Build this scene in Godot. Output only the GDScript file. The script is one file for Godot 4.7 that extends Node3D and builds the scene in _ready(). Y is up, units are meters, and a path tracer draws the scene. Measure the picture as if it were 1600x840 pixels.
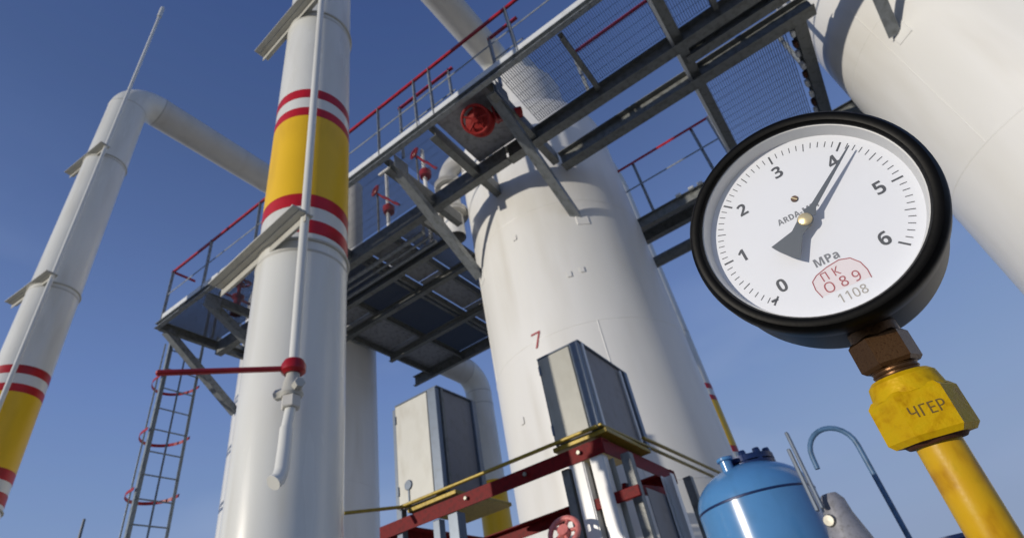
extends Node3D

var M := {}
var rng := RandomNumberGenerator.new()

# ------------------------------------------------------------------ naming and nodes
func numbered(parent: Node, called: String) -> String:
	if not parent.has_node(NodePath(called)):
		return called
	var k := 1
	while parent.has_node(NodePath("%s_%03d" % [called, k])):
		k += 1
	return "%s_%03d" % [called, k]

func put(n: Node, called: String, parent: Node) -> void:
	n.name = numbered(parent, called)
	parent.add_child(n, true)

func tag(o: Node, label: String, category: String, group := "") -> void:
	o.set_meta("label", label)
	o.set_meta("category", category)
	if group != "":
		o.set_meta("group", group)

func thing(called: String, label: String, category: String, at := Vector3.ZERO, group := "") -> Node3D:
	var o := Node3D.new()
	put(o, called, self)
	o.position = at
	tag(o, label, category, group)
	return o

func begin() -> SurfaceTool:
	var st := SurfaceTool.new()
	st.begin(Mesh.PRIMITIVE_TRIANGLES)
	return st

func obj(called: String, st: SurfaceTool, mat: Material, parent: Node) -> MeshInstance3D:
	var mi := MeshInstance3D.new()
	mi.mesh = st.commit()
	mi.material_override = mat
	put(mi, called, parent)
	return mi

# ------------------------------------------------------------------ shapes
func tri(st: SurfaceTool, a: Vector3, b: Vector3, c: Vector3, na: Vector3, nb: Vector3, nc: Vector3) -> void:
	if (b - a).cross(c - a).dot(na + nb + nc) > 0.0:
		var t := b
		b = c
		c = t
		var tn := nb
		nb = nc
		nc = tn
	st.set_normal(na); st.set_uv(Vector2(a.x, a.y)); st.add_vertex(a)
	st.set_normal(nb); st.set_uv(Vector2(b.x, b.y)); st.add_vertex(b)
	st.set_normal(nc); st.set_uv(Vector2(c.x, c.y)); st.add_vertex(c)

func quad(st: SurfaceTool, a: Vector3, b: Vector3, c: Vector3, d: Vector3, n: Vector3) -> void:
	tri(st, a, b, c, n, n, n)
	tri(st, a, c, d, n, n, n)

func box(st: SurfaceTool, xf: Transform3D, size: Vector3, bev := 0.0) -> void:
	var h := size * 0.5
	bev = minf(bev, minf(h.x, minf(h.y, h.z)) * 0.6)
	var axes := [Vector3.RIGHT, Vector3.UP, Vector3.BACK]
	for k in 3:
		var i := (k + 1) % 3
		var j := (k + 2) % 3
		for s in [-1.0, 1.0]:
			var p := []
			for q in [[-1, -1], [1, -1], [1, 1], [-1, 1]]:
				p.append(xf * (axes[k] * s * h[k] + axes[i] * q[0] * (h[i] - bev) + axes[j] * q[1] * (h[j] - bev)))
			quad(st, p[0], p[1], p[2], p[3], (xf.basis * (axes[k] * s)).normalized())
	if bev <= 0.0:
		return
	for k in 3:
		var i := (k + 1) % 3
		var j := (k + 2) % 3
		for q in [[-1, -1], [1, -1], [1, 1], [-1, 1]]:
			var a: Vector3 = axes[i] * q[0] * h[i] + axes[j] * q[1] * (h[j] - bev)
			var b: Vector3 = axes[i] * q[0] * (h[i] - bev) + axes[j] * q[1] * h[j]
			var e: Vector3 = axes[k] * (h[k] - bev)
			var n: Vector3 = (xf.basis * (axes[i] * q[0] + axes[j] * q[1])).normalized()
			quad(st, xf * (a - e), xf * (a + e), xf * (b + e), xf * (b - e), n)
	for sx in [-1, 1]:
		for sy in [-1, 1]:
			for sz in [-1, 1]:
				var s := Vector3(sx, sy, sz)
				var n2: Vector3 = (xf.basis * s).normalized()
				tri(st, xf * (s * Vector3(h.x, h.y - bev, h.z - bev)), xf * (s * Vector3(h.x - bev, h.y, h.z - bev)), xf * (s * Vector3(h.x - bev, h.y - bev, h.z)), n2, n2, n2)

func bx(st: SurfaceTool, at: Vector3, size: Vector3, bev := 0.003) -> void:
	box(st, Transform3D(Basis.IDENTITY, at), size, bev)

func frame_of(dir: Vector3, up := Vector3.UP) -> Basis:
	var z := dir.normalized()
	if absf(z.dot(up)) > 0.98:
		up = Vector3.RIGHT if absf(z.x) < 0.9 else Vector3.BACK
	var x := up.cross(z).normalized()
	return Basis(x, z.cross(x), z)

func bar(st: SurfaceTool, a: Vector3, b: Vector3, w: float, h: float, bev := 0.003, up := Vector3.UP) -> void:
	box(st, Transform3D(frame_of(b - a, up), (a + b) * 0.5), Vector3(w, h, a.distance_to(b)), bev)

# a section drawn in (x, y) pushed from a to b
func extrude(st: SurfaceTool, sec: PackedVector2Array, a: Vector3, b: Vector3, up := Vector3.UP) -> void:
	var f := frame_of(b - a, up)
	if Geometry2D.is_polygon_clockwise(sec):
		sec = sec.duplicate()
		sec.reverse()
	var n := sec.size()
	for i in n:
		var p := sec[i]
		var q := sec[(i + 1) % n]
		var e := (q - p).normalized()
		var nn := (f.x * e.y - f.y * e.x).normalized()
		var P := f.x * p.x + f.y * p.y
		var Q := f.x * q.x + f.y * q.y
		quad(st, a + P, a + Q, b + Q, b + P, nn)
	var ids := Geometry2D.triangulate_polygon(sec)
	for k in range(0, ids.size(), 3):
		var v := []
		for m in 3:
			v.append(f.x * sec[ids[k + m]].x + f.y * sec[ids[k + m]].y)
		tri(st, a + v[0], a + v[1], a + v[2], -f.z, -f.z, -f.z)
		tri(st, b + v[0], b + v[1], b + v[2], f.z, f.z, f.z)

func channel(st: SurfaceTool, a: Vector3, b: Vector3, w: float, h: float, t := 0.012, flip := 1.0, up := Vector3.UP) -> void:
	var s := PackedVector2Array([Vector2(0, -h / 2), Vector2(w, -h / 2), Vector2(w, -h / 2 + t), Vector2(t, -h / 2 + t), Vector2(t, h / 2 - t), Vector2(w, h / 2 - t), Vector2(w, h / 2), Vector2(0, h / 2)])
	for i in s.size():
		s[i].x *= flip
	extrude(st, s, a, b, up)

func angle(st: SurfaceTool, a: Vector3, b: Vector3, w: float, h: float, t := 0.008, up := Vector3.UP) -> void:
	extrude(st, PackedVector2Array([Vector2(0, 0), Vector2(w, 0), Vector2(w, signf(h) * t), Vector2(signf(w) * t, signf(h) * t), Vector2(signf(w) * t, h), Vector2(0, h)]), a, b, up)

func ibeam(st: SurfaceTool, a: Vector3, b: Vector3, w: float, h: float, t := 0.012) -> void:
	var x := w / 2
	var y := h / 2
	extrude(st, PackedVector2Array([Vector2(-x, -y), Vector2(x, -y), Vector2(x, -y + t), Vector2(t / 2, -y + t), Vector2(t / 2, y - t), Vector2(x, y - t), Vector2(x, y), Vector2(-x, y), Vector2(-x, y - t), Vector2(-t / 2, y - t), Vector2(-t / 2, -y + t), Vector2(-x, -y + t)]), a, b)

func tube(st: SurfaceTool, pts: Array, r: float, seg := 12, caps := true, r_end := -1.0) -> void:
	var n := pts.size()
	var prev: Basis = frame_of(pts[1] - pts[0])
	var rings := []
	var norms := []
	for i in n:
		var d: Vector3
		if i == 0:
			d = pts[1] - pts[0]
		elif i == n - 1:
			d = pts[i] - pts[i - 1]
		else:
			d = (pts[i] - pts[i - 1]).normalized() + (pts[i + 1] - pts[i]).normalized()
		d = d.normalized()
		var x := (prev.x - d * prev.x.dot(d)).normalized()
		prev = Basis(x, d.cross(x), d)
		var rr := r if r_end < 0.0 else lerpf(r, r_end, float(i) / (n - 1))
		var ring := []
		var nr := []
		for k in seg + 1:
			var a := TAU * k / seg
			var o := prev.x * cos(a) + prev.y * sin(a)
			ring.append(pts[i] + o * rr)
			nr.append(o)
		rings.append(ring)
		norms.append(nr)
	for i in n - 1:
		for k in seg:
			tri(st, rings[i][k], rings[i][k + 1], rings[i + 1][k + 1], norms[i][k], norms[i][k + 1], norms[i + 1][k + 1])
			tri(st, rings[i][k], rings[i + 1][k + 1], rings[i + 1][k], norms[i][k], norms[i + 1][k + 1], norms[i + 1][k])
	if caps:
		for e in [0, n - 1]:
			var d2: Vector3 = (pts[0] - pts[1]).normalized() if e == 0 else (pts[n - 1] - pts[n - 2]).normalized()
			for k in seg:
				tri(st, pts[e], rings[e][k], rings[e][k + 1], d2, d2, d2)

# profile of (radius, height) turned about the frame's y
func lathe(st: SurfaceTool, prof: Array, xf: Transform3D, seg := 48) -> void:
	var n := prof.size()
	var fl := []
	for i in n - 1:
		var d: Vector2 = prof[i + 1] - prof[i]
		fl.append(Vector2(d.y, -d.x).normalized())
	for i in n - 1:
		var na: Vector2 = fl[i]
		var nb: Vector2 = fl[i]
		if i > 0 and fl[i - 1].dot(fl[i]) > 0.85:
			na = (fl[i - 1] + fl[i]).normalized()
		if i < n - 2 and fl[i + 1].dot(fl[i]) > 0.85:
			nb = (fl[i + 1] + fl[i]).normalized()
		var p: Vector2 = prof[i]
		var q: Vector2 = prof[i + 1]
		for k in seg:
			var c0 := Vector2(cos(TAU * k / seg), sin(TAU * k / seg))
			var c1 := Vector2(cos(TAU * (k + 1) / seg), sin(TAU * (k + 1) / seg))
			var b := xf.basis
			var A := xf * Vector3(p.x * c0.x, p.y, p.x * c0.y)
			var B := xf * Vector3(p.x * c1.x, p.y, p.x * c1.y)
			var Cc := xf * Vector3(q.x * c1.x, q.y, q.x * c1.y)
			var D := xf * Vector3(q.x * c0.x, q.y, q.x * c0.y)
			var nA := (b * Vector3(na.x * c0.x, na.y, na.x * c0.y)).normalized()
			var nB := (b * Vector3(na.x * c1.x, na.y, na.x * c1.y)).normalized()
			var nC := (b * Vector3(nb.x * c1.x, nb.y, nb.x * c1.y)).normalized()
			var nD := (b * Vector3(nb.x * c0.x, nb.y, nb.x * c0.y)).normalized()
			if p.x > 0.00001:
				tri(st, A, B, Cc, nA, nB, nC)
			if q.x > 0.00001:
				tri(st, A, Cc, D, nA, nC, nD)

func up_at(p: Vector3) -> Transform3D:
	return Transform3D(Basis.IDENTITY, p)

func along(p: Vector3, dir: Vector3) -> Transform3D:   # a frame whose y runs along dir
	var f := frame_of(dir)
	return Transform3D(Basis(f.x, f.z, -f.y), p)

func ring_prof(r0: float, r1: float, y0: float, y1: float, bev := 0.0) -> Array:
	if bev <= 0.0:
		return [Vector2(r0, y0), Vector2(r1, y0), Vector2(r1, y1), Vector2(r0, y1), Vector2(r0, y0)]
	return [Vector2(r0, y0), Vector2(r1 - bev, y0), Vector2(r1, y0 + bev), Vector2(r1, y1 - bev), Vector2(r1 - bev, y1), Vector2(r0, y1), Vector2(r0, y0)]

func seam_prof(r: float, y: float, s := 0.006) -> Array:
	return [Vector2(r - 0.002, y - s * 1.6), Vector2(r + s * 0.4, y - s * 0.8), Vector2(r + s * 0.55, y), Vector2(r + s * 0.4, y + s * 0.8), Vector2(r - 0.002, y + s * 1.6)]

func arc(c: Vector3, from: Vector3, to: Vector3, n: int) -> Array:   # from, to: radius vectors at 90 degrees
	var out := []
	for i in n + 1:
		var a := PI / 2 * i / n
		out.append(c + from * cos(a) + to * sin(a))
	return out

# hexagon prism along an axis, with chamfered ends
func hexnut(st: SurfaceTool, p: Vector3, dir: Vector3, len: float, flat: float, turn := 0.0, ch := 0.08) -> void:
	var f := frame_of(dir)
	var rad := flat / 2 / cos(PI / 6)
	var rows := [[0.0, 0.88], [ch, 1.0], [1.0 - ch, 1.0], [1.0, 0.88]]
	for i in 3:
		for k in 6:
			var a0 := turn + TAU * k / 6
			var a1 := turn + TAU * (k + 1) / 6
			var o0 := f.x * cos(a0) + f.y * sin(a0)
			var o1 := f.x * cos(a1) + f.y * sin(a1)
			var za: Vector3 = p + f.z * len * rows[i][0]
			var zb: Vector3 = p + f.z * len * rows[i + 1][0]
			var ra: float = rad * rows[i][1]
			var rb: float = rad * rows[i + 1][1]
			var n := ((o0 + o1).normalized() + f.z * (-0.6 if i == 0 else (0.6 if i == 2 else 0.0))).normalized()
			quad(st, za + o0 * ra, za + o1 * ra, zb + o1 * rb, zb + o0 * rb, n)
	for e in [0, 3]:
		var z: Vector3 = p + f.z * len * rows[e][0]
		for k in 6:
			var a0 := turn + TAU * k / 6
			var a1 := turn + TAU * (k + 1) / 6
			var n2 := -f.z if e == 0 else f.z
			tri(st, z, z + (f.x * cos(a0) + f.y * sin(a0)) * rad * 0.88, z + (f.x * cos(a1) + f.y * sin(a1)) * rad * 0.88, n2, n2, n2)

func torus(st: SurfaceTool, xf: Transform3D, R: float, r: float, seg := 36) -> void:
	var pr := []
	for k in 11:
		var a := TAU * k / 10.0
		pr.append(Vector2(R + r * cos(a), r * sin(a)))
	lathe(st, pr, xf, seg)

func text(called: String, s: String, xf: Transform3D, height: float, mat: Material, parent: Node, depth := 0.0002, weight := 400) -> void:
	var tm := TextMesh.new()
	var fnt := SystemFont.new()
	fnt.font_names = PackedStringArray(["Droid Sans"])
	fnt.font_weight = weight
	tm.font = fnt
	tm.text = s
	tm.font_size = 64
	tm.pixel_size = height / 46.0
	tm.depth = depth
	tm.curve_step = 1.0
	var mi := MeshInstance3D.new()
	mi.mesh = tm
	mi.material_override = mat
	put(mi, called, parent)
	mi.transform = xf

# ------------------------------------------------------------------ materials
func noise_img(seed_: int, freq: float, oct := 4, size := 256) -> Image:
	var n := FastNoiseLite.new()
	n.seed = seed_
	n.frequency = freq
	n.fractal_octaves = oct
	n.noise_type = FastNoiseLite.TYPE_SIMPLEX_SMOOTH
	return n.get_seamless_image(size, size)

func ramp(img: Image, stops: Array) -> ImageTexture:
	var g := Gradient.new()
	var off := PackedFloat32Array()
	var col := PackedColorArray()
	for s in stops:
		off.append(s[0])
		col.append(s[1])
	g.offsets = off
	g.colors = col
	var out := Image.create(img.get_width(), img.get_height(), true, Image.FORMAT_RGB8)
	for y in img.get_height():
		for x in img.get_width():
			out.set_pixel(x, y, g.sample(img.get_pixel(x, y).r))
	out.generate_mipmaps()
	return ImageTexture.create_from_image(out)

func grey_tex(img: Image, lo: float, hi: float) -> ImageTexture:
	return ramp(img, [[0.0, Color(lo, lo, lo)], [1.0, Color(hi, hi, hi)]])

func normal_tex(img: Image, k: float) -> ImageTexture:
	var c := img.duplicate() as Image
	c.convert(Image.FORMAT_RGBA8)
	c.bump_map_to_normal_map(k)
	c.generate_mipmaps()
	return ImageTexture.create_from_image(c)

func mat(col: Color, rough: float, metal := 0.0, tex: Texture2D = null, scale := Vector3.ONE, nrm: Texture2D = null, nk := 0.3, rtex: Texture2D = null) -> StandardMaterial3D:
	var m := StandardMaterial3D.new()
	m.albedo_color = col
	m.roughness = rough
	m.metallic = metal
	m.uv1_triplanar = true
	m.uv1_world_triplanar = true
	m.uv1_scale = scale
	if tex:
		m.albedo_texture = tex
	if nrm:
		m.normal_enabled = true
		m.normal_texture = nrm
		m.normal_scale = nk
	if rtex:
		m.roughness_texture = rtex
	return m

func materials() -> void:
	var streak := noise_img(3, 0.012, 5)
	var cloud := noise_img(11, 0.02, 5)
	var fine := noise_img(17, 0.09, 3)
	var white_tex := ramp(streak, [[0.0, Color(0.93, 0.92, 0.90)], [0.3, Color(0.975, 0.972, 0.965)], [0.55, Color(1, 1, 1)], [1.0, Color(0.985, 0.985, 0.98)]])
	var grime := ramp(cloud, [[0.0, Color(0.74, 0.72, 0.70)], [0.3, Color(0.89, 0.89, 0.88)], [0.6, Color(1, 1, 1)], [1.0, Color(0.9, 0.9, 0.92)]])
	var chip := ramp(fine, [[0.0, Color(0.42, 0.25, 0.14)], [0.17, Color(0.62, 0.45, 0.3)], [0.24, Color(0.92, 0.9, 0.88)], [0.6, Color(1, 1, 1)], [1.0, Color(0.93, 0.93, 0.95)]])
	var rough_tex := grey_tex(cloud, 0.7, 1.0)
	var n_soft := normal_tex(cloud, 1.5)
	var n_fine := normal_tex(fine, 2.0)
	M.white = mat(Color(0.875, 0.873, 0.858), 0.42, 0.0, white_tex, Vector3(0.5, 0.09, 0.5), n_soft, 0.10, rough_tex)
	M.gloss = mat(Color(0.87, 0.87, 0.84), 0.30, 0.0, white_tex, Vector3(0.9, 0.14, 0.9), n_soft, 0.06, rough_tex)
	M.seam = mat(Color(0.72, 0.715, 0.68), 0.5, 0.0, white_tex, Vector3(1.4, 1.4, 1.4), n_fine, 0.2)
	M.red_band = mat(Color(0.74, 0.03, 0.06), 0.4, 0.0, grime, Vector3(0.6, 0.6, 0.6))
	M.yellow_band = mat(Color(0.92, 0.735, 0.02), 0.4, 0.0, white_tex, Vector3(0.9, 0.3, 0.9))
	M.galv = mat(Color(0.56, 0.58, 0.59), 0.5, 0.35, grime, Vector3(2.0, 2.0, 2.0), n_fine, 0.15, rough_tex)
	M.steel_dark = mat(Color(0.46, 0.47, 0.46), 0.55, 0.1, grime, Vector3(1.6, 1.6, 1.6), n_fine, 0.2, rough_tex)
	M.toe = mat(Color(0.83, 0.84, 0.84), 0.45, 0.1, white_tex, Vector3(1.3, 1.3, 1.3), n_soft, 0.1)
	M.grating = mat(Color(0.30, 0.32, 0.34), 0.65, 0.1, null, Vector3.ONE)
	M.plate = mat(Color(0.60, 0.61, 0.63), 0.6, 0.05, grime, Vector3(1.7, 1.7, 1.7), n_fine, 0.4)
	M.red_rail = mat(Color(0.64, 0.05, 0.08), 0.38, 0.0, grime, Vector3(1.5, 1.5, 1.5))
	M.red_valve = mat(Color(0.60, 0.07, 0.04), 0.7, 0.0, grime, Vector3(3, 3, 3))
	M.sunlit_red = mat(Color(0.86, 0.50, 0.47), 0.5, 0.0, grime, Vector3(6, 6, 6))  # sunlit pink of a red wheel, put into its base colour
	M.red_frame = mat(Color(0.44, 0.015, 0.025), 0.55, 0.0, grime, Vector3(4, 4, 4))  # red darkened to carry the shade on the frame's visible faces
	M.red_frame.metallic_specular = 0.3
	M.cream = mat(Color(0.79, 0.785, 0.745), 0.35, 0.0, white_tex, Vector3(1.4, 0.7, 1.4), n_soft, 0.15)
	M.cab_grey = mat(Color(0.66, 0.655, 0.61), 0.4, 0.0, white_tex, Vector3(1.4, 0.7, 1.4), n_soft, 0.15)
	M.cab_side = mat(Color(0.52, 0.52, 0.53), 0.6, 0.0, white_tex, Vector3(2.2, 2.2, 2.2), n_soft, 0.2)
	M.cab_edge = mat(Color(0.42, 0.46, 0.51), 0.35, 0.3, white_tex, Vector3(3, 3, 3))
	M.valve_grey = mat(Color(0.56, 0.56, 0.58), 0.45, 0.1, grime, Vector3(7, 7, 7), n_fine, 0.2)
	M.brass_edge = mat(Color(0.62, 0.53, 0.16), 0.4, 0.2, grime, Vector3(5, 5, 5))
	M.blue = mat(Color(0.31, 0.52, 0.72), 0.2, 0.0, white_tex, Vector3(2.5, 1.5, 2.5), n_soft, 0.05)
	M.blue_dark = mat(Color(0.07, 0.16, 0.34), 0.4, 0.2, grime, Vector3(6, 6, 6))
	M.blue_pipe = mat(Color(0.30, 0.44, 0.58), 0.45, 0.0, grime, Vector3(3, 3, 3))
	M.ladder = mat(Color(0.50, 0.54, 0.57), 0.45, 0.35, grime, Vector3(2, 2, 2))
	M.beige = mat(Color(0.80, 0.79, 0.76), 0.45, 0.0, white_tex, Vector3(0.6, 0.2, 0.6), n_soft, 0.1)
	M.black = mat(Color(0.020, 0.019, 0.018), 0.42, 0.0, null, Vector3.ONE, n_fine, 0.05)
	M.black.metallic_specular = 0.22
	M.black.uv1_scale = Vector3(9, 9, 9)
	M.inner = mat(Color(0.80, 0.80, 0.79), 0.4)
	M.dial = mat(Color(0.885, 0.895, 0.915), 0.5)
	M.ink = mat(Color(0.20, 0.205, 0.215), 0.6)
	M.ink_soft = mat(Color(0.44, 0.45, 0.47), 0.6)
	M.stamp_red = mat(Color(0.64, 0.29, 0.30), 0.7)
	M.stamp_pink = mat(Color(0.89, 0.852, 0.86), 0.7)
	M.stamp_grey = mat(Color(0.64, 0.62, 0.58), 0.7)
	M.needle = mat(Color(0.24, 0.27, 0.30), 0.5, 0.1)
	M.hub = mat(Color(0.86, 0.78, 0.58), 0.3, 0.6)
	M.bronze = mat(Color(0.38, 0.27, 0.16), 0.38, 0.75, chip, Vector3(22, 22, 22), n_fine, 0.35)
	var worn := ramp(cloud, [[0.0, Color(0.72, 0.58, 0.45)], [0.2, Color(0.90, 0.83, 0.75)], [0.42, Color(1, 0.97, 0.92)], [0.75, Color(1, 1, 1)], [1.0, Color(0.9, 0.93, 0.9)]])
	M.nut_yellow = mat(Color(0.76, 0.63, 0.07), 0.5, 0.05, worn, Vector3(13, 13, 13), n_fine, 0.35, rough_tex)
	M.pipe_yellow = mat(Color(0.78, 0.625, 0.09), 0.40, 0.0, worn, Vector3(11, 5, 11), n_soft, 0.5, rough_tex)
	M.nut_yellow.metallic_specular = 0.2
	M.pipe_yellow.metallic_specular = 0.4
	M.rust = mat(Color(0.30, 0.16, 0.08), 0.7, 0.1, chip, Vector3(25, 25, 25))
	M.punched = mat(Color(0.40, 0.32, 0.12), 0.7, 0.0, chip, Vector3(40, 40, 40))
	M.bolt = mat(Color(0.55, 0.54, 0.50), 0.4, 0.6)
	var gl := StandardMaterial3D.new()
	gl.transparency = BaseMaterial3D.TRANSPARENCY_ALPHA
	gl.albedo_color = Color(0.97, 0.98, 1.0, 0.04)
	gl.roughness = 0.0
	M.glass = gl
	var gravel := ramp(noise_img(29, 0.15, 4), [[0.0, Color(0.52, 0.50, 0.46)], [0.5, Color(0.72, 0.70, 0.65)], [1.0, Color(0.84, 0.81, 0.76)]])
	M.ground = mat(Color(0.95, 0.94, 0.92), 0.95, 0.0, gravel, Vector3(0.45, 0.45, 0.45), n_fine, 0.6)  # out of view; pale enough to brighten the shaded sides above
	M.concrete = mat(Color(0.62, 0.61, 0.59), 0.9, 0.0, grime, Vector3(0.7, 0.7, 0.7), n_fine, 0.3)

# ------------------------------------------------------------------ sky: air and thin haze only
func sky_tex() -> ImageTexture:
	var w := 1024
	var h := 512
	var img := Image.create(w, h, false, Image.FORMAT_RGB8)
	var g := Gradient.new()
	g.offsets = PackedFloat32Array([0.0, 0.05, 0.10, 0.17, 0.25, 0.34, 0.50, 0.60, 0.73, 1.0])
	g.colors = PackedColorArray([Color8(156, 168, 190), Color8(140, 157, 187), Color8(138, 158, 193), Color8(130, 154, 194), Color8(116, 143, 190), Color8(101, 129, 184), Color8(79, 104, 156), Color8(68, 92, 142), Color8(59, 83, 136), Color8(44, 66, 118)])
	var n := FastNoiseLite.new()
	n.seed = 5
	n.frequency = 0.9
	n.fractal_octaves = 5
	for y in h:
		var el := 90.0 - 180.0 * (y + 0.5) / h
		for x in w:
			var az := 360.0 * (x + 0.5) / w - 180.0
			var c: Color
			if el >= 0.0:
				var s := sin(deg_to_rad(az - 30.0))
				var e := clampf(el + 4.0 * s * s * clampf(el / 15.0, 0.0, 1.0), 0.0, 90.0)
				c = g.sample(e / 90.0)
				var d := Vector3(sin(deg_to_rad(az)) * cos(deg_to_rad(el)), sin(deg_to_rad(el)) * 2.2, -cos(deg_to_rad(az)) * cos(deg_to_rad(el)))
				var k := clampf(n.get_noise_3d(d.x * 1.3, d.y * 2.0, d.z * 1.3) * 1.5 - 0.1, 0.0, 1.0) * clampf((48.0 - el) / 25.0, 0.0, 1.0)
				c = c.lerp(Color(c.get_luminance(), c.get_luminance(), c.get_luminance()), 0.04).lightened(0.015)
				c = c.lerp(Color8(172, 184, 210), k * 0.4)
			else:
				c = Color8(120, 120, 118)
			img.set_pixel(x, y, c)
	return ImageTexture.create_from_image(img)

# ------------------------------------------------------------------ the big vessels
func tower(x: float, label: String, detail: int) -> Node3D:
	var R := 1.27
	var t := thing("absorber_tower", label, "process tower", Vector3(x, 0, -6.42), "tall white process towers in a row")
	var st := begin()
	lathe(st, [Vector2(R, 1.3), Vector2(R, 9.0)], up_at(Vector3.ZERO), 96)
	obj("shell", st, M.white, t)
	st = begin()
	var pr := []
	for k in 15:
		var a := PI / 2 * k / 14.0
		pr.append(Vector2(maxf(R * cos(a), 0.0), 9.0 + 0.85 * sin(a)))
	lathe(st, pr, up_at(Vector3.ZERO), 96)
	obj("domed_head", st, M.white, t)
	st = begin()
	lathe(st, [Vector2(R - 0.01, 1.3), Vector2(R - 0.02, 0.1), Vector2(R + 0.15, 0.1), Vector2(R + 0.15, 0.04), Vector2(R - 0.1, 0.04)], up_at(Vector3.ZERO), 64)
	obj("skirt", st, M.white, t)
	for y in [3.15, 5.0, 6.9, 9.0]:
		st = begin()
		lathe(st, seam_prof(R, y, 0.008), up_at(Vector3.ZERO), 96)
		obj("weld_seam", st, M.white, t)
	# vertical plate welds
	for v in [[-0.86, 5.0, 7.4], [0.55, 3.15, 5.0], [-0.25, 1.4, 3.15]]:
		st = begin()
		var o := Vector3(sin(v[0]) * R, 0, cos(v[0]) * R)
		tube(st, [o + Vector3(0, v[1], 0), o + Vector3(0, v[2], 0)], 0.006, 8)
		obj("plate_weld", st, M.white, t)
	# upper drum on the head, then the top nozzle with a bolted flange
	st = begin()
	pr = [Vector2(0.85, 9.58), Vector2(0.85, 10.75)]
	for k in 9:
		var a := deg_to_rad(68.0) * (k + 1) / 9.0
		pr.append(Vector2(0.85 * cos(a), 10.75 + 0.32 * sin(a)))
	lathe(st, pr, up_at(Vector3.ZERO), 72)
	obj("upper_drum", st, M.white, t)
	for y in [9.64, 10.75]:
		st = begin()
		lathe(st, seam_prof(0.85, y, 0.008), up_at(Vector3.ZERO), 72)
		obj("weld_seam", st, M.white, t)
	st = begin()
	lathe(st, [Vector2(0.36, 11.02), Vector2(0.31, 11.08), Vector2(0.30, 11.14)], up_at(Vector3.ZERO), 48)
	var nz := obj("top_nozzle", st, M.white, t)
	st = begin()
	lathe(st, ring_prof(0.2, 0.46, 11.14, 11.22, 0.008), up_at(Vector3.ZERO), 48)
	lathe(st, ring_prof(0.2, 0.46, 11.23, 11.31, 0.008), up_at(Vector3.ZERO), 48)
	obj("flange", st, M.seam, nz)
	for k in 12:
		st = begin()
		var a := TAU * k / 12
		hexnut(st, Vector3(cos(a) * 0.4, 11.10, sin(a) * 0.4), Vector3.UP, 0.26, 0.045)
		obj("bolt", st, M.steel_dark, nz)
	# brace pads and small clips welded on the shell
	for s in [-1, 1]:
		st = begin()
		var px: float = 0.83 * s
		var pz := sqrt(R * R - px * px)
		var nn := Vector3(px, 0, pz).normalized()
		box(st, Transform3D(frame_of(nn), Vector3(px, 6.55, pz)), Vector3(0.17, 0.20, 0.016), 0.006)
		obj("brace_pad", st, M.white, t)
	for v in [[-0.03, 6.58], [0.55, 5.73], [0.42, 5.70], [-0.4, 4.2]]:
		st = begin()
		box(st, Transform3D(frame_of(Vector3(sin(v[0]), 0, cos(v[0]))), Vector3(sin(v[0]) * (R + 0.01), v[1], cos(v[0]) * (R + 0.01))), Vector3(0.06, 0.08, 0.007), 0.003)
		obj("clip", st, M.white, t)
	if detail == 1:
		var f := frame_of(Vector3(-0.03, 0, 1))
		text("stencil", "7", Transform3D(f, Vector3(-0.05, 5.0, R + 0.004)), 0.20, M.stamp_red, t, 0.004)
	return t

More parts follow.
